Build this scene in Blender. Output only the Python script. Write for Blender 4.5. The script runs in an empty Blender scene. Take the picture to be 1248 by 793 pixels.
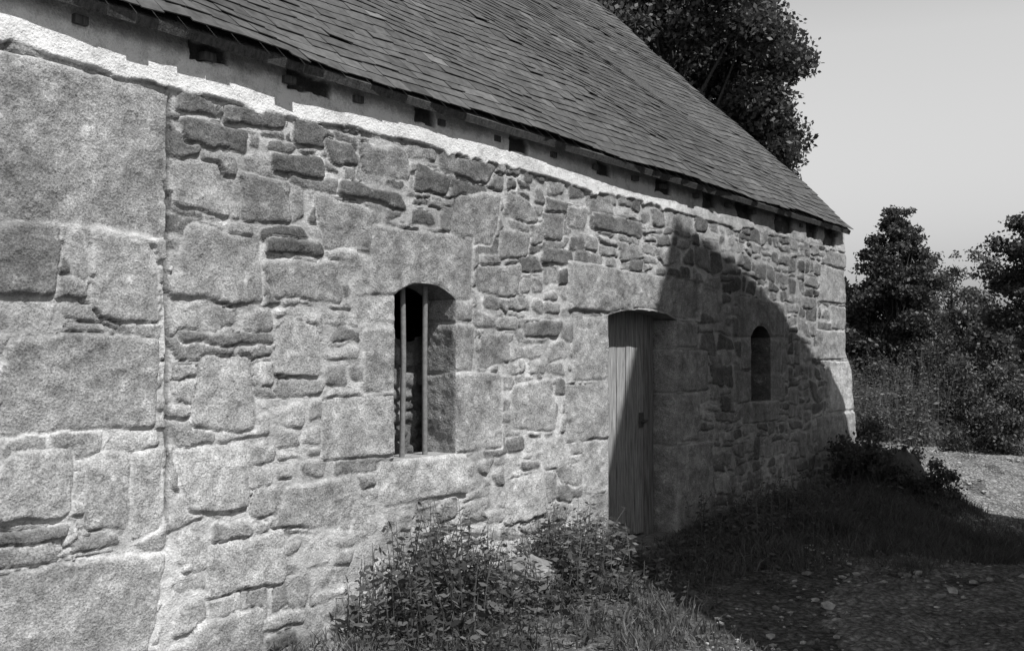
import bpy, math, random, bmesh
import numpy as np
from mathutils import Vector
random.seed(3); RNG=np.random.default_rng(7)
scene=bpy.context.scene
scene.view_settings.view_transform='Standard'
scene.view_settings.look='None'
scene.view_settings.exposure=0

# ------------------------------------------------------------ helpers
def hsh(seed):
    return np.random.default_rng(seed).random((256,256))
_tabs={}
def vnoise(x,y,seed=0):
    if seed not in _tabs: _tabs[seed]=hsh(seed)
    T=_tabs[seed]
    x=np.asarray(x,float); y=np.asarray(y,float)
    ix=np.floor(x).astype(int); iy=np.floor(y).astype(int)
    fx=x-ix; fy=y-iy
    fx=fx*fx*(3-2*fx); fy=fy*fy*(3-2*fy)
    a=T[ix&255,iy&255]; b=T[(ix+1)&255,iy&255]; c=T[ix&255,(iy+1)&255]; d=T[(ix+1)&255,(iy+1)&255]
    return (a*(1-fx)+b*fx)*(1-fy)+(c*(1-fx)+d*fx)*fy
def fbm(x,y,seed=0,o=3):
    r=0;a=.5;t=0
    for i in range(o):
        r=r+a*vnoise(x*2**i,y*2**i,seed+i); t+=a; a*=.5
    return r/t*2-1
def sm(x,a,b):
    t=np.clip((x-a)/(b-a),0,1); return t*t*(3-2*t)

def link(o,parent=None):
    scene.collection.objects.link(o)
    if parent: o.parent=parent
    return o
def empty(name):
    e=bpy.data.objects.new(name,None); scene.collection.objects.link(e); return e
def mesh_np(name,V,F,mat,parent=None,attrs=None,smooth=False):
    V=np.asarray(V,np.float32).reshape(-1,3); F=np.asarray(F,np.int32)
    k=F.shape[1]
    me=bpy.data.meshes.new(name)
    me.vertices.add(len(V)); me.vertices.foreach_set('co',V.ravel())
    me.loops.add(F.size); me.loops.foreach_set('vertex_index',F.ravel())
    me.polygons.add(len(F)); me.polygons.foreach_set('loop_start',np.arange(0,F.size,k,dtype=np.int32))
    try: me.polygons.foreach_set('loop_total',np.full(len(F),k,np.int32))
    except Exception: pass
    me.polygons.foreach_set('use_smooth',np.full(len(F),smooth,dtype=bool))
    if attrs:
        for n,v in attrs.items():
            a=me.attributes.new(n,'FLOAT','POINT'); a.data.foreach_set('value',np.asarray(v,np.float32).ravel())
    me.update(calc_edges=True); me.validate()
    me.materials.append(mat)
    return link(bpy.data.objects.new(name,me),parent)
def grid_faces(nu,nv,keep=None,flip=False):
    i,j=np.meshgrid(np.arange(nu-1),np.arange(nv-1),indexing='ij')
    a=i*nv+j; F=np.stack([a,a+nv,a+nv+1,a+1],-1)
    if flip: F=F[...,::-1]
    if keep is not None: F=F[keep]
    return F.reshape(-1,4)
BOXF=np.array([[0,3,2,1],[4,5,6,7],[0,1,5,4],[1,2,6,5],[2,3,7,6],[3,0,4,7]])
class MB:
    def __init__(s): s.V=[];s.F=[];s.T=[];s.n=0
    def add(s,V,F,t=.5):
        V=np.asarray(V,float).reshape(-1,3)
        s.V.append(V); s.F.append(np.asarray(F)+s.n); s.T.append(np.broadcast_to(np.asarray(t,float),(len(V),))); s.n+=len(V)
    def box(s,x0,x1,y0,y1,z0,z1,t=.5):
        s.add([(x0,y0,z0),(x1,y0,z0),(x1,y1,z0),(x0,y1,z0),(x0,y0,z1),(x1,y0,z1),(x1,y1,z1),(x0,y1,z1)],BOXF,t)
    def tube(s,P,R,n=8,t=.5):
        P=np.asarray(P,float); m=len(P); V=[]
        for i in range(m):
            d=P[min(i+1,m-1)]-P[max(i-1,0)]; d/=np.linalg.norm(d)+1e-9
            a=np.cross(d,[.3,.9,.1] if abs(d[2])>.8 else [0,0,1]); a/=np.linalg.norm(a)+1e-9; b=np.cross(d,a)
            for k in range(n):
                an=2*math.pi*k/n; V.append(P[i]+R[i]*(a*math.cos(an)+b*math.sin(an)))
        F=[]
        for i in range(m-1):
            for k in range(n):
                F.append([i*n+k,i*n+(k+1)%n,(i+1)*n+(k+1)%n,(i+1)*n+k])
        s.add(V,F,t)
    def obj(s,name,mat,parent=None,smooth=False):
        return mesh_np(name,np.concatenate(s.V),np.concatenate(s.F),mat,parent,{'tone':np.concatenate(s.T)},smooth)

# ------------------------------------------------------------ materials
def newmat(name):
    m=bpy.data.materials.new(name); m.use_nodes=True
    nt=m.node_tree; nt.nodes.clear()
    out=nt.nodes.new('ShaderNodeOutputMaterial')
    return m,nt,out
def math_(nt,op,a,b=None,c=None,clamp=False):
    n=nt.nodes.new('ShaderNodeMath'); n.operation=op; n.use_clamp=clamp
    for i,v in enumerate((a,b,c)):
        if v is None: continue
        if isinstance(v,(int,float)): n.inputs[i].default_value=v
        else: nt.links.new(v,n.inputs[i])
    return n.outputs[0]
def rng_(nt,v,a,b,c,d):
    n=nt.nodes.new('ShaderNodeMapRange'); nt.links.new(v,n.inputs[0])
    for i,x in enumerate((a,b,c,d)): n.inputs[i+1].default_value=x
    return n.outputs[0]
def noise(nt,vec,scale,detail=3,rough=.55):
    n=nt.nodes.new('ShaderNodeTexNoise'); n.inputs['Scale'].default_value=scale; n.inputs['Detail'].default_value=detail; n.inputs['Roughness'].default_value=rough
    nt.links.new(vec,n.inputs['Vector']); return n.outputs['Fac']
def voro(nt,vec,scale,feat='F1',out='Distance'):
    n=nt.nodes.new('ShaderNodeTexVoronoi'); n.feature=feat; n.inputs['Scale'].default_value=scale
    nt.links.new(vec,n.inputs['Vector']); return n.outputs[out]
def attr(nt,name):
    n=nt.nodes.new('ShaderNodeAttribute'); n.attribute_name=name; return n.outputs['Fac']
def finish(nt,out,val,rough=.9,bumpv=None,bstr=.5,bdist=.01,spec=.2):
    p=nt.nodes.new('ShaderNodeBsdfPrincipled'); p.inputs['Roughness'].default_value=rough
    p.inputs['Specular IOR Level'].default_value=spec
    cc=nt.nodes.new('ShaderNodeCombineColor')
    for i in range(3): nt.links.new(val,cc.inputs[i])
    nt.links.new(cc.outputs[0],p.inputs['Base Color'])
    if bumpv is not None:
        b=nt.nodes.new('ShaderNodeBump'); b.inputs['Strength'].default_value=bstr; b.inputs['Distance'].default_value=bdist
        nt.links.new(bumpv,b.inputs['Height']); nt.links.new(b.outputs[0],p.inputs['Normal'])
    nt.links.new(p.outputs[0],out.inputs[0]); return p
def ocoord(nt): return nt.nodes.new('ShaderNodeTexCoord').outputs['Object']

def mat_masonry():
    m,nt,out=newmat('masonry'); co=ocoord(nt)
    tone=attr(nt,'tone'); grain=attr(nt,'grain')
    n1=noise(nt,co,95,3,.72); n2=noise(nt,co,10,5,.74); v1=voro(nt,co,75); n3=noise(nt,co,2.6,3,.6)
    sp=rng_(nt,n1,.3,.7,.50,1.5)
    sp=math_(nt,'ADD',math_(nt,'MULTIPLY',math_(nt,'SUBTRACT',sp,1.0),rng_(nt,grain,0,1,.45,1.0)),1.0)
    st=rng_(nt,n2,.3,.7,.56,1.40)
    st=math_(nt,'ADD',math_(nt,'MULTIPLY',math_(nt,'SUBTRACT',st,1.0),rng_(nt,grain,0,1,.75,1.0)),1.0)
    st=math_(nt,'MULTIPLY',st,rng_(nt,n3,.32,.68,.80,1.18))
    dk=rng_(nt,math_(nt,'ADD',v1,math_(nt,'MULTIPLY',math_(nt,'SUBTRACT',1.0,grain),.3)),.08,.27,.5,1.0)
    val=math_(nt,'MULTIPLY',math_(nt,'MULTIPLY',tone,sp),math_(nt,'MULTIPLY',st,dk))
    lich=rng_(nt,n2,.62,.67,0,.12)
    val=math_(nt,'MINIMUM',math_(nt,'ADD',val,lich),.8)
    b=math_(nt,'ADD',math_(nt,'MULTIPLY',n1,.5),math_(nt,'ADD',math_(nt,'MULTIPLY',n2,1.7),math_(nt,'MULTIPLY',v1,.25)))
    finish(nt,out,val,.92,b,.9,.010); return m
def mat_tone(name,s1=20,lo=.75,hi=1.25,rough=.85,bs=60,bstr=.4,stretch=None,bd=.004):
    m,nt,out=newmat(name); co=ocoord(nt)
    if stretch:
        mp=nt.nodes.new('ShaderNodeMapping'); mp.inputs['Scale'].default_value=stretch; nt.links.new(co,mp.inputs[0]); co=mp.outputs[0]
    val=math_(nt,'MULTIPLY',attr(nt,'tone'),rng_(nt,noise(nt,co,s1,4,.65),.3,.7,lo,hi))
    finish(nt,out,val,rough,noise(nt,co,bs,3,.6),bstr,bd); return m
def mat_leaf(name,lo,hi,tr=.3):
    m,nt,out=newmat(name)
    val=rng_(nt,attr(nt,'tone'),0,1,lo,hi)
    cc=nt.nodes.new('ShaderNodeCombineColor')
    for i in range(3): nt.links.new(val,cc.inputs[i])
    p=nt.nodes.new('ShaderNodeBsdfPrincipled'); p.inputs['Roughness'].default_value=.5; p.inputs['Specular IOR Level'].default_value=.35
    nt.links.new(cc.outputs[0],p.inputs['Base Color'])
    t=nt.nodes.new('ShaderNodeBsdfTranslucent'); nt.links.new(cc.outputs[0],t.inputs[0])
    mx=nt.nodes.new('ShaderNodeMixShader'); mx.inputs[0].default_value=tr
    nt.links.new(p.outputs[0],mx.inputs[1]); nt.links.new(t.outputs[0],mx.inputs[2]); nt.links.new(mx.outputs[0],out.inputs[0])
    return m
def mat_ground(name,lo,hi,peb):
    m,nt,out=newmat(name); co=ocoord(nt)
    n=noise(nt,co,2.2,5,.65); f=noise(nt,co,40,4,.7)
    c=nt.nodes.new('ShaderNodeTexVoronoi'); c.inputs['Scale'].default_value=peb; nt.links.new(co,c.inputs['Vector'])
    sep=nt.nodes.new('ShaderNodeSeparateColor'); nt.links.new(c.outputs['Color'],sep.inputs[0])
    val=rng_(nt,n,.3,.7,lo,hi)
    val=math_(nt,'MULTIPLY',val,rng_(nt,f,.3,.7,.45,1.55))
    val=math_(nt,'MULTIPLY',val,rng_(nt,sep.outputs[0],0,1,.65,1.4))
    val=math_(nt,'MULTIPLY',val,rng_(nt,c.outputs['Distance'],.2,.7,1.15,.6))
    b=math_(nt,'SUBTRACT',math_(nt,'MULTIPLY',f,1.1),math_(nt,'MULTIPLY',c.outputs['Distance'],.7))
    finish(nt,out,val,.95,b,1.0,.03,.1); return m
def mat_simple_stone():
    m,nt,out=newmat('rubble_stone'); co=ocoord(nt)
    mp=nt.nodes.new('ShaderNodeMapping'); mp.inputs['Scale'].default_value=(1,1,1.9); nt.links.new(co,mp.inputs[0])
    e=voro(nt,mp.outputs[0],3.2,'DISTANCE_TO_EDGE'); c=voro(nt,mp.outputs[0],3.2,'F1','Color')
    sep=nt.nodes.new('ShaderNodeSeparateColor'); nt.links.new(c,sep.inputs[0])
    stone=math_(nt,'MULTIPLY',rng_(nt,sep.outputs[0],0,1,.15,.3),rng_(nt,noise(nt,co,40,3,.7),.3,.7,.6,1.4))
    mk=rng_(nt,e,.02,.07,0,1)
    val=math_(nt,'ADD',math_(nt,'MULTIPLY',stone,mk),math_(nt,'MULTIPLY',math_(nt,'SUBTRACT',1.0,mk),.3))
    finish(nt,out,val,.9,mk,.8,.03); return m

M_MAS=mat_masonry()
M_SLATE=mat_tone('slate',14,.7,1.35,.6,50,.4)
M_WOOD=mat_tone('weathered_wood',7,.4,1.5,.85,22,.7,(9,9,.6),.010)
M_IRON=mat_tone('iron',40,.7,1.2,.6,60,.3)
M_BARK=mat_tone('bark',8,.6,1.3,.9,20,.8,(3,3,.8),.02)
M_DARK=mat_tone('dark_interior',8,.7,1.2)  # dark base for surfaces inside the house
M_OAK=mat_leaf('oak_leaves',.035,.12)
M_LEAF=mat_leaf('shrub_leaves',.04,.14)
M_WEED=mat_leaf('weed_leaves',.06,.20)
M_GRASS=mat_leaf('grass_blades',.06,.2)
M_GROUND=mat_ground('soil',.09,.2,24)
M_PATH=mat_ground('gravel_path',.18,.36,26)
M_ROCK=mat_tone('rock',12,.6,1.4,.9,25,.8,None,.02)
M_RUB=mat_simple_stone()

# ------------------------------------------------------------ masonry generator
def bsp(x0,x1,z0,z1,amin,amax,out,rr):
    w=x1-x0;h=z1-z0
    A=math.exp(rr.uniform(math.log(amin),math.log(amax)))
    hmax=rr.choice([.13,.17,.24,.34])
    if (w*h<A and h<hmax*1.3 and w<.8 and w/h<5) or (w<.26 and h<.20):
        out.append((x0,x1,z0,z1)); return
    if w/2.1>h*rr.uniform(.75,1.4) and w>.26:
        t=x0+w*rr.uniform(.28,.72); bsp(x0,t,z0,z1,amin,amax,out,rr); bsp(t,x1,z0,z1,amin,amax,out,rr)
    elif h>.13:
        t=z0+h*rr.uniform(.25,.75); bsp(x0,x1,z0,t,amin,amax,out,rr); bsp(x0,x1,t,z1,amin,amax,out,rr)
    elif w>.34:
        t=x0+w*rr.uniform(.33,.67); bsp(x0,t,z0,z1,amin,amax,out,rr); bsp(t,x1,z0,z1,amin,amax,out,rr)
    else: out.append((x0,x1,z0,z1))

def stone_field(S,Z,stones,seed=0,warp=1.0):
    WS=S+warp*(.028*fbm(S*3.2,Z*3.6,seed+20)+.016*fbm(S*13,Z*13,seed+30))
    WZ=Z+warp*(.036*fbm(S*2.2+9,Z*3.0,seed+40)+.015*fbm(S*11+5,Z*13,seed+50))
    D=np.full(S.shape,-.05); T=np.zeros(S.shape); A=np.zeros(S.shape); TX=np.zeros(S.shape)
    OWN=np.zeros(S.shape)
    rr=random.Random(seed)
    sv=S[:,0]; zv=Z[0,:]
    for (x0,x1,z0,z1,tone,amp,jit,pri) in stones:
        i0=np.searchsorted(sv,x0-.09); i1=np.searchsorted(sv,x1+.09)
        j0=np.searchsorted(zv,z0-.09); j1=np.searchsorted(zv,z1+.09)
        if i1<=i0 or j1<=j0: continue
        wk=1.0 if jit>.5 else jit
        ws=S[i0:i1,j0:j1]*(1-wk)+WS[i0:i1,j0:j1]*wk; wz=Z[i0:i1,j0:j1]*(1-wk)+WZ[i0:i1,j0:j1]*wk
        w=x1-x0;h=z1-z0
        jx=min(.24*w,.07)*jit; jz=min(.24*h,.045)*jit
        c=[(x0+rr.uniform(-.6,.9)*jx,z0+rr.uniform(-.6,.9)*jz),(x1-rr.uniform(-.6,.9)*jx,z0+rr.uniform(-.6,.9)*jz),
           (x1-rr.uniform(-.6,.9)*jx,z1-rr.uniform(-.6,.9)*jz),(x0+rr.uniform(-.6,.9)*jx,z1-rr.uniform(-.6,.9)*jz)]
        ds=[]
        for k in range(4):
            p=c[k];q=c[(k+1)%4]; L=math.hypot(q[0]-p[0],q[1]-p[1])+1e-6
            ds.append(((q[0]-p[0])*(wz-p[1])-(q[1]-p[1])*(ws-p[0]))/L)
        b=np.minimum(ds[0],ds[2]); a=np.minimum(ds[1],ds[3])
        gap=(.0045 if jit>.5 else .005)
        a=a-gap; b=b-gap
        r=min(.25*min(w,h),.034)*(.2+.8*min(jit,1))
        d=np.where((a<r)&(b<r), r-np.hypot(np.maximum(r-a,0),np.maximum(r-b,0)), np.minimum(a,b))
        if jit>.5 and rr.random()<.35:
            cx_,cz_=c[rr.randrange(4)]; mx,mz=(x0+x1)/2,(z0+z1)/2
            nxx,nzz=mx-cx_,(mz-cz_)*1.5; L=math.hypot(nxx,nzz)+1e-6; nxx/=L;nzz/=L
            d=np.minimum(d,(ws-cx_)*nxx+(wz-cz_)*nzz-rr.uniform(.1,.28)*min(w,h)*.8)
        sub=D[i0:i1,j0:j1]
        if pri:
            inside=d>-.010
            up=inside
        else:
            up=(d>sub)&(OWN[i0:i1,j0:j1]<.5)
        sub[up]=d[up]
        T[i0:i1,j0:j1][up]=tone; A[i0:i1,j0:j1][up]=amp
        TX[i0:i1,j0:j1][up]=rr.uniform(-.05,.05)*(ws[up]-(x0+x1)/2)+rr.uniform(-.06,.06)*(wz[up]-(z0+z1)/2)
        if pri: OWN[i0:i1,j0:j1][inside]=1
    return D,T,A,TX
def masonry_height(S,Z,stones,seed=0,mort_tone=.42,warp=1.0,smo=-.06):
    D,T,A,TX=stone_field(S,Z,stones,seed,warp)
    m=sm(D,-.002,.004)
    smear=sm(fbm(S*2.3,Z*2.3,seed+77)+smo,.0,.45)
    prof=1-np.exp(-np.maximum(D,0)/.006)
    facet=np.abs(fbm(S*5+T*90,Z*6,seed+59))*.012
    rough=.006*fbm(S*10,Z*10,seed+60)+.004*fbm(S*34,Z*34,seed+61)-facet
    h=m*(A*prof+TX+rough)+ .004*fbm(S*26,Z*26,seed+62)*(1-m)
    h=np.where(m>.01,h,h-.001)
    lo=.008+.006*fbm(S*9,Z*9,seed+63)+.003*fbm(S*34,Z*34,seed+62)
    reach=sm(D,.026,.0)*smear
    h=h*(1-reach)+np.maximum(lo,h*.4)*reach
    mt=mort_tone*(1+.28*fbm(S*5,Z*5,seed+64))
    mm=m*(1-.75*reach)
    T=T*(1+.26*fbm(S*7+T*50,Z*7,seed+66))
    tone=mt*(1-mm)+T*mm
    gapm=sm(fbm(S*2.6+4,Z*2.6,seed+71),.02,.36)*(1-sm(np.abs(D+.001),.0,.005))*(1-smear)
    tone=tone*(1-.65*gapm); h=h-.014*gapm
    return h,tone,mm

def rand_tone(x,z,rr):
    if z>2.15:
        if rr.random()<.42: return rr.uniform(.11,.17)
        return rr.uniform(.20,.34)
    if x>9 and rr.random()<.3: return rr.uniform(.14,.2)
    if rr.random()<.16: return rr.uniform(.16,.22)
    return rr.uniform(.25,.39)

XE=13.45; XL=-1.6; TOP=3.28
OPEN=[(4.93,5.54,.985,2.0,.09,2.2),(7.53,8.76,-.05,1.96,.065,2.6),(10.45,10.98,1.17,1.84,.12,2.4)]
keys=[
 (2.15,3.26,2.19,2.92,.32,.014,.5),(2.2,2.70,1.86,2.17,.19,.03,1),(2.73,2.85,1.92,2.15,.3,.015,1),(2.87,3.26,1.76,2.17,.32,.015,.8),
 (2.42,3.25,1.25,1.74,.29,.018,.9),(2.38,2.81,.90,1.22,.30,.025,1.2),(2.84,3.06,.82,1.18,.34,.015,1),(3.08,3.25,.74,1.2,.36,.015,1),
 (2.4,3.25,.22,.71,.29,.022,1.2),(2.3,2.75,.79,.88,.19,.02,1),(2.80,3.05,.73,.81,.2,.015,1),
 (3.32,3.87,1.93,2.28,.27,.02,1.2),(3.68,4.15,2.30,2.58,.24,.02,1.3),(3.31,3.66,2.35,2.64,.33,.015,1.2),(4.28,4.80,2.24,2.53,.29,.013,1),
 (3.93,4.50,1.90,2.15,.27,.02,1.3),(3.88,4.37,2.17,2.29,.13,.03,1),(3.62,4.05,2.82,2.94,.13,.025,1),(3.34,3.85,2.69,2.81,.14,.02,1),
 (4.10,4.41,2.79,2.95,.13,.02,1),(4.43,5.05,2.53,2.66,.12,.03,1),(5.11,5.45,2.68,2.84,.14,.02,1),(3.33,3.6,2.83,2.94,.15,.02,1),
 (3.97,4.37,2.62,2.74,.13,.03,1),(4.35,4.6,2.72,2.87,.15,.02,1),(5.46,6.0,2.40,2.78,.29,.015,1.6),(6.02,6.45,2.3,2.55,.25,.015,1),
 (3.35,4.0,1.66,1.76,.16,.02,1),(3.95,4.30,1.5,1.85,.34,.015,1.2),(3.33,3.75,.80,1.2,.34,.02,1.3),(3.5,4.05,.35,.68,.36,.02,1.3),
 (3.34,3.9,-.05,.28,.37,.02,1.2),(4.4,4.66,1.72,1.82,.16,.02,1),(5.76,6.3,2.02,2.28,.29,.013,1),(5.80,6.25,1.56,1.80,.28,.015,1.2),
 (6.32,6.85,1.78,1.9,.16,.02,1),(6.55,6.9,2.52,2.72,.2,.02,1),(7.3,8.2,2.62,2.80,.15,.02,1),(6.9,7.25,2.6,2.78,.27,.015,1),
 (3.4,3.8,1.26,1.62,.33,.015,1.4),(4.0,4.55,.62,.95,.34,.015,1.4),(6.2,6.75,1.05,1.45,.32,.015,1.4),(6.1,6.6,.45,.8,.34,.02,1.4),
 (4.02,4.55,2.95,3.0,.2,.02,1),(4.66,5.05,2.70,2.9,.27,.015,1.3),(5.5,5.95,2.8,2.94,.18,.02,1),(6.1,6.5,2.62,2.8,.23,.02,1.3),
 # window dressing
 (4.70,5.74,2.0,2.44,.31,.013,.45),(4.60,4.96,1.82,2.0,.34,.013,.3),(4.66,4.96,1.40,1.81,.31,.014,.4),(4.31,4.96,1.02,1.39,.34,.013,.45),
 (5.51,5.74,1.86,1.99,.29,.013,.2),(5.51,5.75,1.52,1.85,.33,.016,.3),(5.51,6.10,.97,1.51,.33,.018,.4),(4.78,5.68,.70,.985,.37,.02,.5),
 # door dressing
 (6.93,9.28,1.96,2.36,.31,.014,.4),(6.98,7.56,1.42,1.95,.34,.013,.45),(6.88,7.56,.97,1.41,.31,.014,.4),(7.12,7.56,.56,.96,.35,.013,.4),(6.97,7.56,-.1,.55,.32,.015,.45),
 (8.73,9.20,1.70,1.95,.28,.016,.35),(8.73,9.42,1.30,1.69,.30,.018,.35),(8.73,9.22,.84,1.29,.30,.016,.35),(8.73,9.5,-.1,.83,.29,.02,.35),
 # slit dressing
 (10.15,11.4,1.84,2.25,.28,.014,.45),(10.2,10.48,1.5,1.83,.30,.013,.3),(10.1,10.48,1.16,1.49,.30,.013,.3),(10.95,11.3,1.45,1.83,.30,.013,.3),(10.95,11.4,1.12,1.44,.28,.013,.3),(10.2,11.2,.93,1.16,.28,.013,.4),
 # corner quoins
 (12.55,13.6,2.30,2.75,.34,.02,.4),(12.95,13.6,1.98,2.29,.29,.02,.4),(12.45,13.6,1.60,1.97,.32,.02,.4),(12.75,13.6,.95,1.59,.44,.025,.4),(12.4,13.6,.5,.94,.30,.02,.4),(12.8,13.6,-.1,.49,.28,.02,.4),(12.7,13.6,2.76,2.96,.29,.02,.4),
]
def lines(breaks,step):
    out=[breaks[0]]
    for a,b in zip(breaks[:-1],breaks[1:]):
        n=max(1,int(math.ceil((b-a)/step((a+b)/2)))); out+=list(np.linspace(a,b,n+1)[1:])
    return np.array(out)
house=empty('stone_house')
def batter(V):
    x=V[...,0];z=V[...,2]
    bt=(1-sm(z,1.45,1.75))*.22+(1-sm(z,.3,1.5))*.12
    k=np.clip((x-12.7)/(XE-12.7),0,1)
    V[...,0]=x+k*(bt+.06*fbm(z*3,z*0+2.,91))
    return V

sb=[XL,0,2.2,3.285,4.93,5.54,6.4,7.53,8.76,10.45,10.98,XE]
SL=lines(sb,lambda s:.05 if s<0 else .03 if s<2.2 else .0090 if s<6.4 else .0115 if s<9 else .016)
zb=[-.6,-.05,.985,1.17,1.84,1.96,2.0,2.955,TOP]
ZL=lines(zb,lambda z:.0088)
S,Z=np.meshgrid(SL,ZL,indexing='ij')
rr=random.Random(14); cells=[]
bsp(XL,3.285,-.7,3.0,.03,.14,cells,rr); bsp(3.285,6.6,-.7,3.0,.02,.11,cells,rr); bsp(6.6,XE+.1,-.7,3.0,.026,.12,cells,rr)
stones=[(a,b,c,d,rand_tone(a,c,rr),rr.uniform(.005,.022),1.2,0) for a,b,c,d in cells]
stones+=[k+(1,) for k in keys]
h,tone,grain=masonry_height(S,Z,stones,5)
cr=np.exp(-((S-3.28-.012*fbm(Z*3,Z*0,15))/.009)**2)*sm(Z,.75,.9)*(1-sm(Z,2.85,2.95))
h-=.04*cr; tone*=1-.85*cr
# whitewashed plaster band below the eaves
low=2.955+.03*fbm(S*2.2,S*0+3,81)-.035*sm(fbm(S*6,S*0+8,82),.2,.7)
pl=sm(Z,low-.004,low+.006)*1.0
worn=sm(S,8.4,9.8)
pl*=1-.75*worn*sm(fbm(S*3,Z*5,83),-.35,.15)
pt=(.80-.34*sm(Z,3.09,3.15)*sm(fbm(S*2,Z*9,89),-.5,.0)+.08*fbm(S*3,Z*6,84))*(1-.45*worn)  # upper part greyed in the tone: eave shadow painted on the plaster
ph=.024+.006*fbm(S*7,Z*7,85)
holes=[(4.03,4.38,3.10,3.22),(5.08,5.28,3.09,3.22),(6.1,6.34,3.09,3.21),(7.33,7.57,3.10,3.22),(8.35,8.66,3.08,3.22),(3.38,3.62,3.12,3.22),
 (9.3,9.6,3.06,3.22),(10.1,10.5,3.04,3.22),(11.1,11.6,3.0,3.22),(12.0,12.4,3.02,3.22),(12.65,13.1,2.98,3.22),(1.2,1.5,3.1,3.22)]
hw=S+.03*fbm(S*9,Z*9,86); hz=Z+.03*fbm(S*9+3,Z*9,87)
hm=np.zeros(S.shape)
for a,b,c,d in holes: hm=np.maximum(hm,sm(np.minimum(np.minimum(hw-a,b-hw),np.minimum(hz-c,d-hz)),0,.012))
h=h*(1-pl)+ph*pl; tone=tone*(1-pl)+pt*pl; grain=grain*(1-pl)
h-=hm*.04; tone=tone*(1-hm)+.09*hm
mask=1-pl
tone*=1+mask*.22*fbm(S*.9,Z*1.2,88)
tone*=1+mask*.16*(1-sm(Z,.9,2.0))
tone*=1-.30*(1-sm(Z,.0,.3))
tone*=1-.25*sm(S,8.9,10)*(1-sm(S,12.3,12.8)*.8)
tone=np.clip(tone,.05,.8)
keep=np.ones((len(SL)-1,len(ZL)-1),bool); edge=np.full(S.shape,9.); Zr=Z.copy()
sc=(SL[:-1]+SL[1:])/2; zc=(ZL[:-1]+ZL[1:])/2
for s0,s1,z0,z1,rise,pw in OPEN:
    keep&=~((sc[:,None]>s0)&(sc[:,None]<s1)&(zc[None,:]>z0)&(zc[None,:]<z1))
    dx=np.maximum(np.maximum(s0-S,S-s1),0); dz=np.maximum(np.maximum(z0-Z,Z-z1),0)
    edge=np.minimum(edge,np.hypot(dx,dz))
    t=np.clip(np.abs((S-(s0+s1)/2)/((s1-s0)/2)),0,1)
    Zr+=rise*(1-t**pw)*np.maximum(0,1-np.abs(Z-z1)/.35)*(S>=s0-1e-6)*(S<=s1+1e-6)
edge=np.minimum(edge,XE-S)
ew=.022+.012*fbm(S*8,Z*8,97)
er=np.sqrt(np.clip(1-(1-np.clip(edge/ew,0,1))**2,0,1))
h=h*er
bulge=.05*fbm(S*.5,Z*.6,95)*np.clip(edge/.5,0,1)
V=np.stack([S,-h-bulge,Zr],-1); V=batter(V)
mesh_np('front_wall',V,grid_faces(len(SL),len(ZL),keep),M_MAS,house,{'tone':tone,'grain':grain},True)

def sheet(name,U,W,stones,mapf,seed,uedge=True,flip=False,mort=.4,both=False,keep=None,dark=1.):
    A,B=np.meshgrid(U,W,indexing='ij')
    h,t,g=masonry_height(A,B,stones,seed,mort)
    e=A-U[0]
    if both: e=np.minimum(e,U[-1]-A)
    er=np.sqrt(np.clip(1-(1-np.clip(e/.025,0,1))**2,0,1)) if uedge else 1
    V=mapf(A,B,h*er)
    return mesh_np(name,V,grid_faces(len(U),len(W),keep,flip),M_MAS,house,{'tone':np.clip(t*dark,.03,.7),'grain':g},True)
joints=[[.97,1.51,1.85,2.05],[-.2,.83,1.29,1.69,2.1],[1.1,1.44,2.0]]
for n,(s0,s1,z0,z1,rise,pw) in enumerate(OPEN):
    dep=[.25,.36,.32][n]; dk=[.85,.9,.35][n]  # reveal tone factors; the slit's deep shade is put into its colour
    U=np.linspace(0,dep,26); W=ZL[(ZL>=z0-1e-6)&(ZL<=z1+1e-6)]
    js=joints[n]; st=[(-.1,dep+.1,a,b,.33,.014,.15,1) for a,b in zip(js[:-1],js[1:])]
    sl=.10 if n==2 else 0
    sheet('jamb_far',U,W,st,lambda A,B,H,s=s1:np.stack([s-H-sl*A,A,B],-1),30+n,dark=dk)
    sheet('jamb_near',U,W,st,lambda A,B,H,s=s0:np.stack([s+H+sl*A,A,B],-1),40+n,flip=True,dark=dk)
    X=SL[(SL>=s0-1e-6)&(SL<=s1+1e-6)]
    t=np.clip(np.abs((X-(s0+s1)/2)/((s1-s0)/2)),0,1); zz=z1+rise*(1-t**pw)
    def fm(A,B,H,zz=zz): return np.stack([B,A,np.broadcast_to(zz,A.shape)-H*0],-1)
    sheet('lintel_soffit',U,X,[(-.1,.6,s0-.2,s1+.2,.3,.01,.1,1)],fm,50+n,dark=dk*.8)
    if z0>0:
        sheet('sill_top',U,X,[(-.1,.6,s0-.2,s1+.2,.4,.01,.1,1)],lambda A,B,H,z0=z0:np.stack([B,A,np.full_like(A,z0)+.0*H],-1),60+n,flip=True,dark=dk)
# rubble blocking inside the window, seen behind the bars
U=np.linspace(4.8,6.1,110); W=np.linspace(.8,1.74,75); cs=[]; bsp(4.7,6.2,.8,1.9,.012,.03,cs,rr)
A_,B_=np.meshgrid(U,W,indexing='ij'); hh,t_,g_=masonry_height(A_,B_,[(a,b,c,d,rr.uniform(.10,.24),.03,1.,0) for a,b,c,d in cs],71,.15)
top_=np.where(B_>1.66,B_+.06*fbm(A_*6,A_*0,99),B_)
mesh_np('window_blocking',np.stack([A_,.40-hh,top_],-1),grid_faces(110,75),M_MAS,house,{'tone':np.clip(t_,.04,.6),'grain':g_},True)
mb=MB(); mb.box(4.6,6.2,.46,.60,.3,1.66,.1); mb.obj('blocking_core',M_DARK,house)
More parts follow.
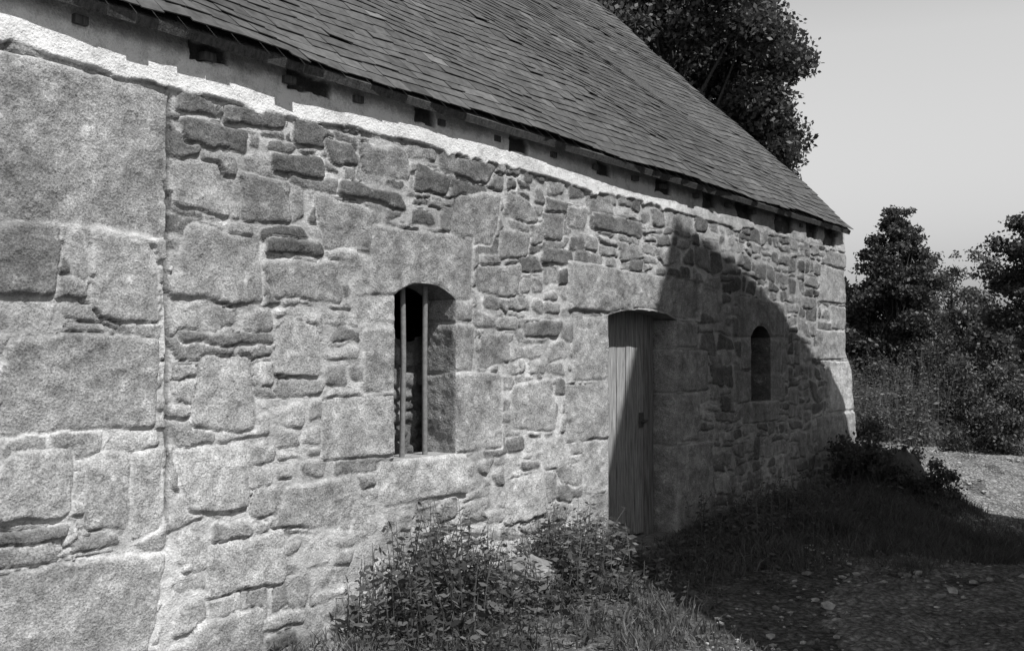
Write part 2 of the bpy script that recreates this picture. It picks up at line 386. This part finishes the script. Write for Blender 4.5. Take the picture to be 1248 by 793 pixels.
# gable end
PITCH=math.radians(44); TP=math.tan(PITCH); EY=-.135; EZ=3.235; RIDGE=4.35; RZ=EZ+(RIDGE-EY)*TP; BY=2*RIDGE
def under(y): return np.minimum(EZ+(y-EY)*TP,EZ+(2*RIDGE-y-EY)*TP)-.06
U=np.linspace(0,BY,260); W=np.concatenate([ZL[::3],np.arange(TOP+.04,RZ,.03)])
cs=[]; bsp(-.1,BY+.1,-.7,RZ,.03,.12,cs,rr)
uc=(U[:-1]+U[1:])/2; wc=W[1:]
kp=(wc[None,:]<under(uc)[:,None])
sheet('gable_wall',U,W,[(a,b,c,d,rand_tone(3,1,rr),.02,1.2,0) for a,b,c,d in cs],lambda A,B,H:batter(np.stack([XE+H,A,B],-1)),72,keep=kp,both=True)
sheet('gable_wall_far',U,W,[(a,b,c,d,rand_tone(3,1,rr),.02,1.2,0) for a,b,c,d in cs],lambda A,B,H:np.stack([XL-H,A,B],-1),72,keep=kp,flip=True)
mb=MB(); mb.box(XL+.05,XE-.05,BY-.3,BY-.003,-.3,3.2,.3); mb.obj('back_wall',M_RUB,house)
mb=MB(); mb.box(XL+.1,XE-.1,.62,7.9,-.02,.02,.06); mb.box(XL+.1,XE-.1,.62,.66,-.3,.90,.06); mb.obj('inner_floor',M_DARK,house)

# ------------------------------------------------------------ roof
def slates(name,side,x0,x1,expo,wmin,wmax,seed):
    r=np.random.default_rng(seed)
    L=(RIDGE-EY)/math.cos(PITCH); rows=int(L/expo)+1
    cv,sv=math.cos(PITCH),math.sin(PITCH)
    Vs=[];T=[]
    for k in range(0,rows):
        v0=k*expo; x=x0-r.uniform(0,.2); rowo=r.normal(0,.004); ph=r.uniform(0,6)
        while x<x1:
            w=r.uniform(wmin,wmax)
            a=max(x,x0-.02+r.uniform(-.02,.01)); b=min(x+w-.003,x1+r.uniform(-.035,.03))
            x+=w
            if b-a<.04: continue
            dv=rowo+.006*math.sin(a*1.1+ph)+r.normal(0,.005)+(0 if r.random()>.03 else r.uniform(-.03,.03)); rot=r.normal(0,.010); lift=.012+abs(r.normal(0,.003))+(0 if r.random()>.03 else r.uniform(0,.015))
            if k==0: dv-=abs(r.normal(0,.010))
            vt=min(v0+expo*1.8,L)
            if vt-v0<.03: continue
            cut=r.uniform(0,.010,2)
            P=[(a,v0+dv+cut[0],lift),(b,v0+dv+rot*(b-a)*3+cut[1],lift+r.normal(0,.002)),(b,vt,.002),(a,vt,.002)]
            sag=lambda xx,vv: .03*math.sin(xx*.9+1.0)*math.sin(math.pi*min(max(vv/L,0),1))+.014*math.sin(xx*2.3+vv*1.7)+.006*math.sin(vv*5+xx*4)
            top=[];bot=[]
            for (px,pv,pw) in P:
                ww=pw+sag(px,pv)
                for lst,th in ((bot,0),(top,.006)):
                    y=EY+pv*cv-(ww+th)*sv; z=EZ+pv*sv+(ww+th)*cv
                    if side<0: y=2*RIDGE-y
                    lst.append((px,y,z))
            Vs.append(bot+top)
            t=.088*math.exp(r.normal(0,.13))*(1+.25*float(fbm(a*.6,v0*.8,201)))
            if r.random()<.03: t*=1.35
            T+= [t]*8
    n=len(Vs); F=(np.arange(n)[:,None,None]*8+BOXF[None])
    if side<0: F=F[:,:,::-1]
    return mesh_np(name,np.array(Vs),F.reshape(-1,4),M_SLATE,house,{'tone':T})
XV=13.38
slates('roof_slates',1,XL-.1,XV,.108,.12,.22,1)
slates('roof_slates_back',-1,XL-.1,XV,.25,.2,.4,2)
mb=MB()
for sgn in (1,-1):
    y0,y1=EY+.012,RIDGE
    a=[(y0,EZ+(y0-EY)*TP-.03),(y1,RZ-.035),(y1,RZ-.11),(y0+.02,EZ+(y0-EY)*TP-.075)]
    if sgn<0: a=[(2*RIDGE-y,z) for y,z in a]
    V=[(XL-.05,y,z) for y,z in a]+[(XV-.04,y,z) for y,z in a]
    mb.add(V,[[0,1,2,3],[7,6,5,4],[0,4,5,1],[1,5,6,2],[2,6,7,3],[3,7,4,0]],.09)
mb.obj('roof_boarding',M_WOOD,house)
mb=MB(); 
for i in range(16):
    x=XL+i*.935
    mb.tube([(x,RIDGE,RZ+.0),(x+.92,RIDGE,RZ+.005)],[.09,.095],10,.09)
mb.obj('ridge_tiles',M_SLATE,house)
mb=MB(); x=XL+.3
while x<XV-.1:
    z=EZ-.085
    mb.box(x,x+.07,-.045,.1,z-.03,z+.01,.09); x+=.62+random.uniform(-.15,.15)
mb.obj('rafter_feet',M_WOOD,house)

# ------------------------------------------------------------ window bars
mb=MB()
for bx,tl in ((5.12,.012),(5.345,-.006)):
    mb.tube([(bx,.10,.97),(bx+tl,.10,1.6),(bx,.10,2.12)],[.018,.018,.018],10,.22)
mb.obj('window_bars',M_IRON,house,True)
# ------------------------------------------------------------ door
mb=MB(); yd=.22; x=7.55
pw=[.17,.15,.18,.16,.17,.15]; 
for i,w in enumerate(pw):
    b=[.09,.06,.075,.05,.08,.06][i]
    o=random.uniform(-.006,.006)
    mb.box(x+.006,x+w-.007,yd+o,yd+.03+o,b,2.03,.32+random.uniform(-.10,.06)); x+=w
xd=x
mb.box(xd+.004,xd+.12,yd-.035,yd+.07,-.02,2.03,.22)
mb.box(7.53,7.548,yd-.02,yd+.07,-.02,2.03,.2)
mb.box(xd+.123,8.76,yd+.02,yd+.09,-.02,2.03,.15)
mb.box(7.56,xd-.02,yd+.038,yd+.06,.35,.47,.16); mb.box(7.56,xd-.02,yd+.038,yd+.06,1.55,1.67,.16)
mb.obj('plank_door',M_WOOD,house)
mb=MB(); mb.box(xd-.10,xd-.03,yd-.020,yd-.008,1.0,1.13,.10); mb.tube([(xd-.065,yd-.05,1.05),(xd-.065,yd-.012,1.05)],[.016,.012],8,.1)
mb.tube([(xd-.10,yd-.05,1.05),(xd-.01,yd-.05,1.06)],[.008,.008],8,.1)
mb.obj('door_latch',M_IRON,house)
mb=MB(); mb.box(7.5,8.8,-.12,.36,-.1,.035,.22); mb.obj('door_threshold',M_ROCK,house)

# ------------------------------------------------------------ ground
def gz(x,y):
    x=np.asarray(x,float);y=np.asarray(y,float)
    n=.05*fbm(x*.5,y*.5,101)+.03*fbm(x*2.1,y*2.1,103)+.014*fbm(x*7,y*7,105)
    far=sm(np.hypot(x-8,y+2),25,60)
    bank=.35*sm(x,20.5,24)*sm(y,-4,1)
    drop=.48*sm(x,8.0,12.3)*(1-sm(x,14.5,19))*sm(-y,.3,2.2)
    return n*(1-far)+bank*(1-far)-drop-.015
gxs=np.concatenate([[-400,-200,-100,-50,-25,-12],np.arange(-6,1,.25),np.arange(1,15,.045),np.arange(15,25,.12),[26,28,31,35,40,50,70,100,200,400]])
gys=np.concatenate([[-400,-200,-100,-50,-30,-20,-14],np.arange(-11,-5,.3),np.arange(-5,.5,.045),np.arange(.6,8,.2),[9,11,14,20,30,50,100,200,400]])
GX,GY=np.meshgrid(gxs,gys,indexing='ij')
GZ=gz(GX,GY)+.012*fbm(GX*16,GY*16,108)*(np.abs(GX-8)<8)
mesh_np('ground',np.stack([GX,GY,GZ],-1),grid_faces(len(gxs),len(gys)),M_GROUND,None,None,True)
cl=np.array([(-6,-4.0),(0,-3.9),(5,-3.6),(9,-3.0),(13,-2.35),(16,-1.6),(18.3,-.3),(19.6,1.8),(20.2,4.5),(20.3,9)])
tt=np.linspace(0,len(cl)-1,700); k=np.arange(len(cl))
cx=np.interp(tt,k,cl[:,0]); cy=np.interp(tt,k,cl[:,1])
ker=np.ones(61)/61
cx=np.convolve(np.pad(cx,30,'edge'),ker,'valid'); cy=np.convolve(np.pad(cy,30,'edge'),ker,'valid')
dx=np.gradient(cx);dy=np.gradient(cy);L=np.hypot(dx,dy)+1e-9; nx=-dy/L; ny=dx/L
wv_=np.linspace(-1,1,80)
hwL=1.45+.25*fbm(tt*2,tt*0,111)+.15*fbm(tt*9,tt*0,112); hwR=1.6+.2*fbm(tt*2,tt*0+7,113)
WW=np.where(wv_[None,:]>0,hwL[:,None],hwR[:,None])*wv_[None,:]
PX=cx[:,None]+nx[:,None]*WW; PY=cy[:,None]+ny[:,None]*WW
edge_=1-np.abs(wv_)[None,:]
PZ=gz(PX,PY)+.012*fbm(PX*16,PY*16,108)+.012*sm(edge_,0,.06)+.022*sm(edge_,0,.25)+.018*fbm(PX*11,PY*11,115)*sm(edge_,0,.1)-.004
PZ-=.03*(np.exp(-((wv_-.42)/.13)**2)+np.exp(-((wv_+.42)/.13)**2))[None,:]*(.6+.4*fbm(PX,PY,119))
PZ-=.09*sm(fbm(PX*1.2,PY*1.9,117)+.6*(np.abs(wv_)[None,:]-.62),.16,.4)
mesh_np('dirt_path',np.stack([PX,PY,PZ],-1),grid_faces(700,80,flip=True),M_PATH,None,None,True)

def rocks(name,pts,sizes,mat,tones,seed=0,sub=1):
    r=np.random.default_rng(seed)
    bm=bmesh.new(); bmesh.ops.create_icosphere(bm,subdivisions=sub,radius=1)
    base=np.array([v.co[:] for v in bm.verts]); F=np.array([[v.index for v in f.verts] for f in bm.faces]); bm.free()
    Vs=[];Fs=[];T=[]
    for i,(p,s) in enumerate(zip(pts,sizes)):
        q=base*(1+r.normal(0,.16 if sub<2 else .05,(len(base),1)))*np.array([r.uniform(.8,1.4),r.uniform(.7,1.1),r.uniform(.35,.7)])*s
        a=r.uniform(0,6.28); c,s_=math.cos(a),math.sin(a)
        q=q@np.array([[c,s_,0],[-s_,c,0],[0,0,1]])
        Vs.append(q+p); Fs.append(F+i*len(base)); T+=[tones[i]]*len(base)
    return mesh_np(name,np.concatenate(Vs),np.concatenate(Fs),mat,None,{'tone':T})
n=10000
i=(RNG.random(n)**.8*600).astype(int)+60
j=RNG.uniform(-1.1,1.15,n)
px=cx[i]+nx[i]*j*1.6; py=cy[i]+ny[i]*j*1.6
ok=(px>3)
px=px[ok];py=py[ok];n=len(px)
sz=np.clip(np.exp(RNG.normal(math.log(.012),.55,n)),.005,.045)
rocks('gravel',np.stack([px,py,gz(px,py)+.018+sz*.1],-1),sz,M_ROCK,RNG.uniform(.12,.5,n),5)

# ------------------------------------------------------------ foliage tools
def unit(r,n):
    v=r.normal(size=(n,3)); return v/np.linalg.norm(v,axis=1,keepdims=True)
def leaf_mesh(name,C,size,mat,parent,tone,aspect=.5,seed=0,flat=0.,axis=None):
    r=np.random.default_rng(seed); n=len(C)
    a=unit(r,n) if axis is None else axis
    b=np.cross(a,unit(r,n)); 
    b/=np.linalg.norm(b,axis=1,keepdims=True)+1e-9
    s=(np.broadcast_to(size,(n,))*r.uniform(.6,1.3,n))[:,None]
    V=np.stack([C-a*s*.5,C+b*s*aspect*.5,C+a*s*.5,C-b*s*aspect*.5],1)
    F=np.arange(n*4).reshape(n,4)
    return mesh_np(name,V,F,mat,parent,{'tone':np.repeat(np.clip(tone,0,1),4)})
def clump_points(r,centers,radii,per,shell=.6,squash=.75):
    out=[];tn=[]
    for c,R in zip(centers,radii):
        n=int(per*R*R); v=unit(r,n); rad=R*(shell+(1-shell)*r.random(n))*r.uniform(.65,1.2,n)
        q=v*rad[:,None]; q[:,2]*=squash
        out.append(q+c); tn.append(np.clip(r.uniform(.15,.75)+r.normal(0,.18,n)+.15*v[:,2],0,1))
    return np.concatenate(out),np.concatenate(tn)
def tree(name,base,height,crown_c,crown_r,nclump,cr,per,leaf,mat,seed,trunk_r=.2,shape='round',squash=.75,extra=()):
    r=np.random.default_rng(seed); e=empty(name)
    base=np.array(base,float); cc=np.array(crown_c,float); R=np.array(crown_r,float)
    mb=MB(); top=np.array([cc[0],cc[1],cc[2]+R[2]*.5])
    P=[base+(top-base)*t+np.array([.08*math.sin(t*5+seed),.08*math.cos(t*4+seed),0])*height*.12 for t in np.linspace(0,1,8)]
    mb.tube(P,[trunk_r*(1.25 if k==0 else 1)*(1-.85*k/7) for k in range(8)],9,.12)
    cs=[];rs=[]
    for k in range(nclump):
        v=unit(r,1)[0]; rad=r.random()**.45
        p=cc+v*R*rad
        if shape=='cone':
            t=r.random()**1.25; a=r.uniform(0,6.28); rr_=(1-t)**.75*.95+.10
            p=cc+np.array([math.cos(a)*R[0]*rr_*r.uniform(.3,1),math.sin(a)*R[1]*rr_*r.uniform(.3,1),-R[2]+2*R[2]*t])
        cs.append(p); rs.append(cr*r.uniform(.5,1.35)*(1 if shape!='cone' else (1.15-t*.6)))
        if k%2==0:
            q=P[r.integers(3,7)]; mid=(q+p)/2+r.normal(0,.1,3)
            mb.tube([q,mid,p],[trunk_r*.22,trunk_r*.14,trunk_r*.04],6,.08)
    for p,q in extra: cs.append(np.array(p)); rs.append(q)
    mb.obj('trunk_and_limbs',M_BARK,e,True)
    C,T=clump_points(r,cs,rs,per,.3,squash)
    leaf_mesh('crown',C,leaf,mat,e,T,.62,seed)
    return e
ex=[((22.3+random.uniform(-.9,1.2),5.5+random.uniform(-1.1,.9),6.0+random.uniform(-.6,1.5)),random.uniform(.35,.8)) for _ in range(40)]
tree('oak_tree',(21.6,6.5,0),9,(21.6,6.5,9.3),(3.05,3.05,3.5),115,.62,2200,.13,M_OAK,21,.3,extra=ex)
tree('oak_tree',(17.5,10.5,0),9,(17.8,10.5,8.6),(2.4,2.4,2.6),50,.75,1200,.16,M_OAK,22,.25)
tree('conifer_tree',(27.5,3.3,0),5.3,(27.5,3.3,2.85),(2.1,2.1,2.5),260,.42,1900,.10,M_OAK,23,.12,'cone',.6)
tree('young_tree',(33.5,3.4,0),5,(33.5,3.4,3.6),(1.5,1.5,1.5),48,.33,1100,.10,M_LEAF,24,.08)
tree('young_tree',(35,5.4,0),5,(35,5.4,3.0),(1.6,1.6,1.3),46,.36,1100,.10,M_LEAF,25,.08)
tree('broadleaf_tree',(26.3,-.45,0),5,(26.3,-.5,3.15),(1.45,1.45,2.0),100,.38,2000,.10,M_OAK,26,.12)
tree('broadleaf_tree',(31,.8,0),4,(31,.8,2.0),(2.2,2.0,1.8),90,.5,1500,.12,M_LEAF,27,.12)
def shrub(name,c,R,n,cr,per,leaf,mat,seed):
    r=np.random.default_rng(seed); e=empty(name); c=np.array(c,float);R=np.array(R,float)
    cs=[];rs=[];mb=MB()
    for k in range(n):
        v=unit(r,1)[0]; v[2]=abs(v[2]); p=c+v*R*r.random()**.4; cs.append(p); rs.append(cr*r.uniform(.5,1.4))
        b=c+r.normal(0,.1,3); b[2]=c[2]-.1
        mb.tube([b,(b+p)/2+r.normal(0,.05,3),p],[.02,.014,.005],5,.12)
    mb.obj('stems',M_BARK,e)
    C,T=clump_points(r,cs,rs,per,.2,.9)
    leaf_mesh('leaves',C,leaf,mat,e,T,.55,seed); return e
shrub('round_bush',(25.3,1.5,.4),(1.1,1.1,1.8),50,.36,2600,.085,M_OAK,31)
shrub('bramble_bush',(20.4,-.6,-.1),(1.0,1.0,.95),42,.26,3000,.07,M_OAK,32)
shrub('bramble_bush',(21.9,-.9,0),(1.0,.9,1.9),50,.3,2600,.075,M_LEAF,33)
shrub('bramble_bush',(23.6,.4,.1),(1.6,1.1,1.6),60,.32,2400,.075,M_LEAF,34)
shrub('bramble_bush',(26.5,3.8,.1),(2.2,1.8,1.7),70,.4,1800,.09,M_OAK,36)
shrub('ivy_bush',(12.9,-.38,-.1),(.75,.38,1.05),75,.15,5200,.055,M_LEAF,35)
shrub('ivy_bush',(13.65,-.75,-.35),(.85,.6,.95),100,.14,5200,.05,M_LEAF,37)
r=np.random.default_rng(40); cs=[];rs=[]
for k in range(560):
    a=r.uniform(-.45,.75); d=r.uniform(42,54); cs.append((d*math.cos(a),-4+d*math.sin(a),r.uniform(0,1)**.9*(3.3+1.0*math.sin(a*23)+.8*math.sin(a*61)))); rs.append(r.uniform(.7,1.4))
C,T=clump_points(r,cs,rs,200,.3,.9)
leaf_mesh('distant_tree_line',C,.26,M_LEAF,None,T*.7,.6,41)
hx=np.linspace(-math.pi,math.pi,240); rad=np.array([120,150,190,260,380])
HV=[]; 
for a in hx:
    for q,R_ in enumerate(rad): HV.append((R_*math.cos(a),R_*math.sin(a),[-.5,1,2,3,-1][q]*(1+.4*math.sin(a*5)+.2*math.sin(a*13+1))))
mesh_np('hills',HV,grid_faces(240,5,flip=True),M_GROUND,None,None,True)

def weeds(name,pts,hts,mat,leafs,per,seed,sizes=.07):
    r=np.random.default_rng(seed); C=[];AX=[];T=[];SZ=[]; mb=MB()
    for (x,y),h in zip(pts,hts):
        z0=float(gz(x,y)); ln=r.normal(0,.16*h,2); 
        P=[np.array([x+ln[0]*t*t,y+ln[1]*t*t,z0+h*t]) for t in np.linspace(0,1,5)]
        mb.tube(P,[.005,.0045,.004,.003,.0015],4,r.uniform(.3,.8))
        base=r.uniform(.1,.8)
        for k in range(per):
            t=.1+.9*(k+r.random())/per; p=np.array([x+ln[0]*t*t,y+ln[1]*t*t,z0+h*t])
            a=k*2.4+r.uniform(-.5,.5); L=sizes*(1.25-.75*t)*r.uniform(.6,1.35)
            d=np.array([math.cos(a),math.sin(a),r.uniform(-.6,.4)]); d/=np.linalg.norm(d)
            C.append(p+d*L*.62); AX.append(d); T.append(np.clip(base+r.normal(0,.18),0,1)); SZ.append(L)
    e=empty(name); mb.obj('stems',mat,e)
    leaf_mesh('leaves',np.array(C),np.array(SZ),mat,e,np.array(T),leafs,seed,0,np.array(AX)); return e
n=620
pts=np.stack([RNG.uniform(20.6,24.5,n),RNG.uniform(.8,5.6,n)],-1)
weeds('tall_weeds',pts,RNG.uniform(.7,1.6,n),M_WEED,.35,18,51,.12)
# nettles at foot of wall
n=340
c0=RNG.choice([4.8,5.15,5.45,6.4,6.75,7.15,5.9],n,p=[.11,.22,.14,.17,.17,.15,.04])
xs=c0+RNG.normal(0,.20,n); ys=-.10-np.abs(RNG.normal(0,.24,n))
hm_=np.interp(xs,[4.3,4.7,5.1,5.5,5.85,6.3,6.8,7.3,7.8],[.3,.6,.88,.68,.34,.64,.64,.42,.2])
hts=np.clip(hm_*RNG.uniform(.35,1.08,n)*(1-.5*np.clip(np.abs(ys),0,1)),.08,1.0)
weeds('nettles',np.stack([xs,ys],-1),hts,M_WEED,.40,20,52,.08)
n=260
xs=RNG.uniform(4.1,8.4,n); ys=-.3-np.abs(RNG.normal(0,.5,n))
weeds('low_weeds',np.stack([xs,ys],-1),RNG.uniform(.06,.24,n),M_LEAF,.5,13,54,.055)
n=230
xs=RNG.uniform(8.8,13.2,n); ys=-.1-np.abs(RNG.normal(0,.4,n))
weeds('wall_weeds',np.stack([xs,ys],-1),RNG.uniform(.1,.45,n),M_WEED,.45,14,53,.06)

def grass(name,x,y,h,mat,seed,wid=.006):
    r=np.random.default_rng(seed); n=len(x); z=gz(x,y)-.01
    a=r.uniform(0,6.28,n); dx=np.cos(a);dy=np.sin(a); ln=r.normal(0,.45,(n,2))*h[:,None]
    B=np.stack([x,y,z],-1); W=np.stack([dx,dy,0*dx],-1)*wid*r.uniform(.6,1.4,n)[:,None]
    Mx=B+np.stack([ln[:,0]*.3,ln[:,1]*.3,h*.6],-1); Tp=B+np.stack([ln[:,0],ln[:,1],h],-1)
    V=np.stack([B-W,B+W,Mx+W*.8,Mx-W*.8,Tp+W*.1,Tp-W*.1],1)
    f=np.arange(n)[:,None]*6; F=np.concatenate([f+np.array([0,1,2,3]),f+np.array([3,2,4,5])])
    return mesh_np(name,V,F,mat,None,{'tone':np.repeat(np.clip(r.normal(.45,.22,n),0,1),6)})
n=90000
gx=3.2+11.3*RNG.random(n)**.8; gy=-.03-RNG.random(n)**1.2*2.3
dens=fbm(gx*1.6,gy*1.6,121)+.15-.35*np.abs(gy+.3)+.4*sm(gx,7.5,9)
ok=dens>RNG.uniform(-.4,.5,n); gx=gx[ok];gy=gy[ok]
gh=RNG.uniform(.03,.12,len(gx))*(1+.9*fbm(gx*2,gy*2,123))*(1+.5*sm(gx,8,10))
grass('grass',gx,gy,np.clip(gh,.02,.26),M_GRASS,61,.005)
n=26000
gx=RNG.uniform(13,26,n); gy=RNG.uniform(-4,9,n)
d=np.min(np.hypot(gx[:,None]-cx[None,::6],gy[:,None]-cy[None,::6]),axis=1)
ok=(d>1.45)&~((gx<13.9)&(gy>0)); gx=gx[ok];gy=gy[ok]
grass('verge_grass',gx,gy,RNG.uniform(.08,.35,len(gx)),M_GRASS,62,.012)
n=26000
i=RNG.integers(60,600,n); j=RNG.normal(0,1.0,n); gx=cx[i]+j; gy=cy[i]+j*.4
ok=(fbm(gx*1.3,gy*1.3,131)>.12)&(gy<-.1)&(gx>2); gx=gx[ok];gy=gy[ok]
grass('path_grass',gx,gy,RNG.uniform(.02,.07,len(gx)),M_GRASS,63)

bm=bmesh.new(); bmesh.ops.create_icosphere(bm,subdivisions=5,radius=1)
BV=np.array([v.co[:] for v in bm.verts]); BF=np.array([[v.index for v in f.verts] for f in bm.faces]); bm.free()
nn=1+.16*fbm(BV[:,0]*1.6+5,BV[:,1]*1.6+BV[:,2],141)+.06*fbm(BV[:,0]*5+BV[:,2]*4,BV[:,1]*5,143)
BV=BV*nn[:,None]*np.array([.55,.40,.62])+np.array([13.6,-.55,-.15])
mesh_np('boulder',BV,BF,M_ROCK,None,{'tone':np.full(len(BV),.09)},True)
pts=[(6.1,-.18,.12,.22),(5.85,-.2,.0,.2),(4.2,-.2,0,.14),(3.6,-.25,-.02,.16),(12.2,-.3,.02,.12),(7.0,-.2,.03,.13)]
rocks('fallen_stones',np.array([p[:3] for p in pts]),[p[3] for p in pts],M_ROCK,[.24]*len(pts),9,3)

# ------------------------------------------------------------ neighbouring barn (behind the viewer; throws the gable shadow)
SX,SE=-.18,1.4; DD=5.5
g=np.array([.901,.434,0]); nb=np.array([.434,-.901,0]); apex=np.array([8.76+DD*SX,-DD,2.91+SE*DD])
prof=[(-5.3,-6.1),(-1.6,-1.84),(0,0),(1.68,-1.38),(3.2,-2.75),(4.95,-4.40),(5.5,-5.15),(5.75,-5.8)]
barn=empty('stone_barn'); LB=9
def bp(q,h,l): return apex+g*q+nb*l+np.array([0,0,h])
mb=MB()
for (a,b) in zip(prof[:-1],prof[1:]):
    V=[bp(a[0],a[1],0),bp(b[0],b[1],0),bp(b[0],b[1],LB),bp(a[0],a[1],LB)]
    V+= [v-np.array([0,0,.14]) for v in V]
    mb.add(V,[[0,1,2,3],[7,6,5,4],[0,4,5,1],[1,5,6,2],[2,6,7,3],[3,7,4,0]],.09)
mb.obj('roof',M_SLATE,barn)
def wallpoly(l):
    pts=[bp(-5.1,-apex[2]-.6,l)]+[bp(q*(.98),h-.10,l) for q,h in prof]; pts[1]=bp(-5.1,-6.05,l); pts[-1]=bp(5.5,-5.5,l); pts.append(bp(5.5,-apex[2]-.6,l)); return pts
A=wallpoly(.12);B=wallpoly(LB-.15); n=len(A)
me=bpy.data.meshes.new('walls'); me.from_pydata([tuple(p) for p in A+B],[],[tuple(range(n)),tuple(range(2*n-1,n-1,-1))]+[(0,n,n+1,1),(n-1,n-2,2*n-2,2*n-1)])
me.materials.append(M_RUB); link(bpy.data.objects.new('walls',me),barn)
mb=MB()
def bbox(q0,q1,z0,z1,l0,l1,t):
    P=[]
    for z in (z0,z1):
        for q,l in ((q0,l0),(q1,l0),(q1,l1),(q0,l1)): p=apex+g*q+nb*l; p=np.array([p[0],p[1],z]); P.append(p)
    mb.add(P,BOXF,t)
bbox(-2.2,-.2,0,2.4,.06,.118,.12); bbox(2,2.8,1.3,2.4,.05,.118,.08); bbox(-.4,.5,5.2,6.4,.05,.118,.08)
mb.obj('door_and_shutters',M_WOOD,barn)

# ------------------------------------------------------------ light, sky
Sd=Vector((SX,-1,SE)).normalized(); elev=math.asin(Sd.z); az=math.atan2(Sd.x,Sd.y)
ld=bpy.data.lights.new('sun','SUN'); ld.energy=4.9; ld.angle=math.radians(.5); ld.color=(1,.995,.985)
lo=bpy.data.objects.new('sun',ld); link(lo); lo.rotation_euler=(-Sd).to_track_quat('-Z','Y').to_euler(); lo.location=(0,-30,40)
w=bpy.data.worlds.new('World'); scene.world=w; w.use_nodes=True; nt=w.node_tree; nt.nodes.clear()
sk=nt.nodes.new('ShaderNodeTexSky'); sk.sky_type='NISHITA'; sk.sun_disc=False; sk.sun_elevation=elev; sk.sun_rotation=az%(2*math.pi)
sk.dust_density=3.0; sk.air_density=1.0
# monochrome, blue-sensitive film response of the sky, plus painted haze: lower sky brightened, zenith dimmed to cut fill light
sp=nt.nodes.new('ShaderNodeSeparateColor'); nt.links.new(sk.outputs[0],sp.inputs[0])
tc=nt.nodes.new('ShaderNodeTexCoord'); sx=nt.nodes.new('ShaderNodeSeparateXYZ'); nt.links.new(tc.outputs['Generated'],sx.inputs[0])
hz=rng_(nt,sx.outputs[2],.28,.62,2.1,.45)
v=math_(nt,'MULTIPLY',sp.outputs[2],hz)
bg=nt.nodes.new('ShaderNodeBackground'); bg.inputs[1].default_value=.08
wo=nt.nodes.new('ShaderNodeOutputWorld')
nt.links.new(v,bg.inputs[0]); nt.links.new(bg.outputs[0],wo.inputs[0])

# ------------------------------------------------------------ camera
cd=bpy.data.cameras.new('camera'); cd.sensor_width=36; cd.lens=37.5; cd.clip_end=1500; cd.clip_start=.05
cam=bpy.data.objects.new('camera',cd); link(cam); cam.location=(0,-4.41,1.6)
ya=math.radians(35.5); pi_=math.radians(1.85)
cam.rotation_euler=Vector((math.cos(ya)*math.cos(pi_),math.sin(ya)*math.cos(pi_),math.sin(pi_))).to_track_quat('-Z','Y').to_euler()
scene.camera=cam
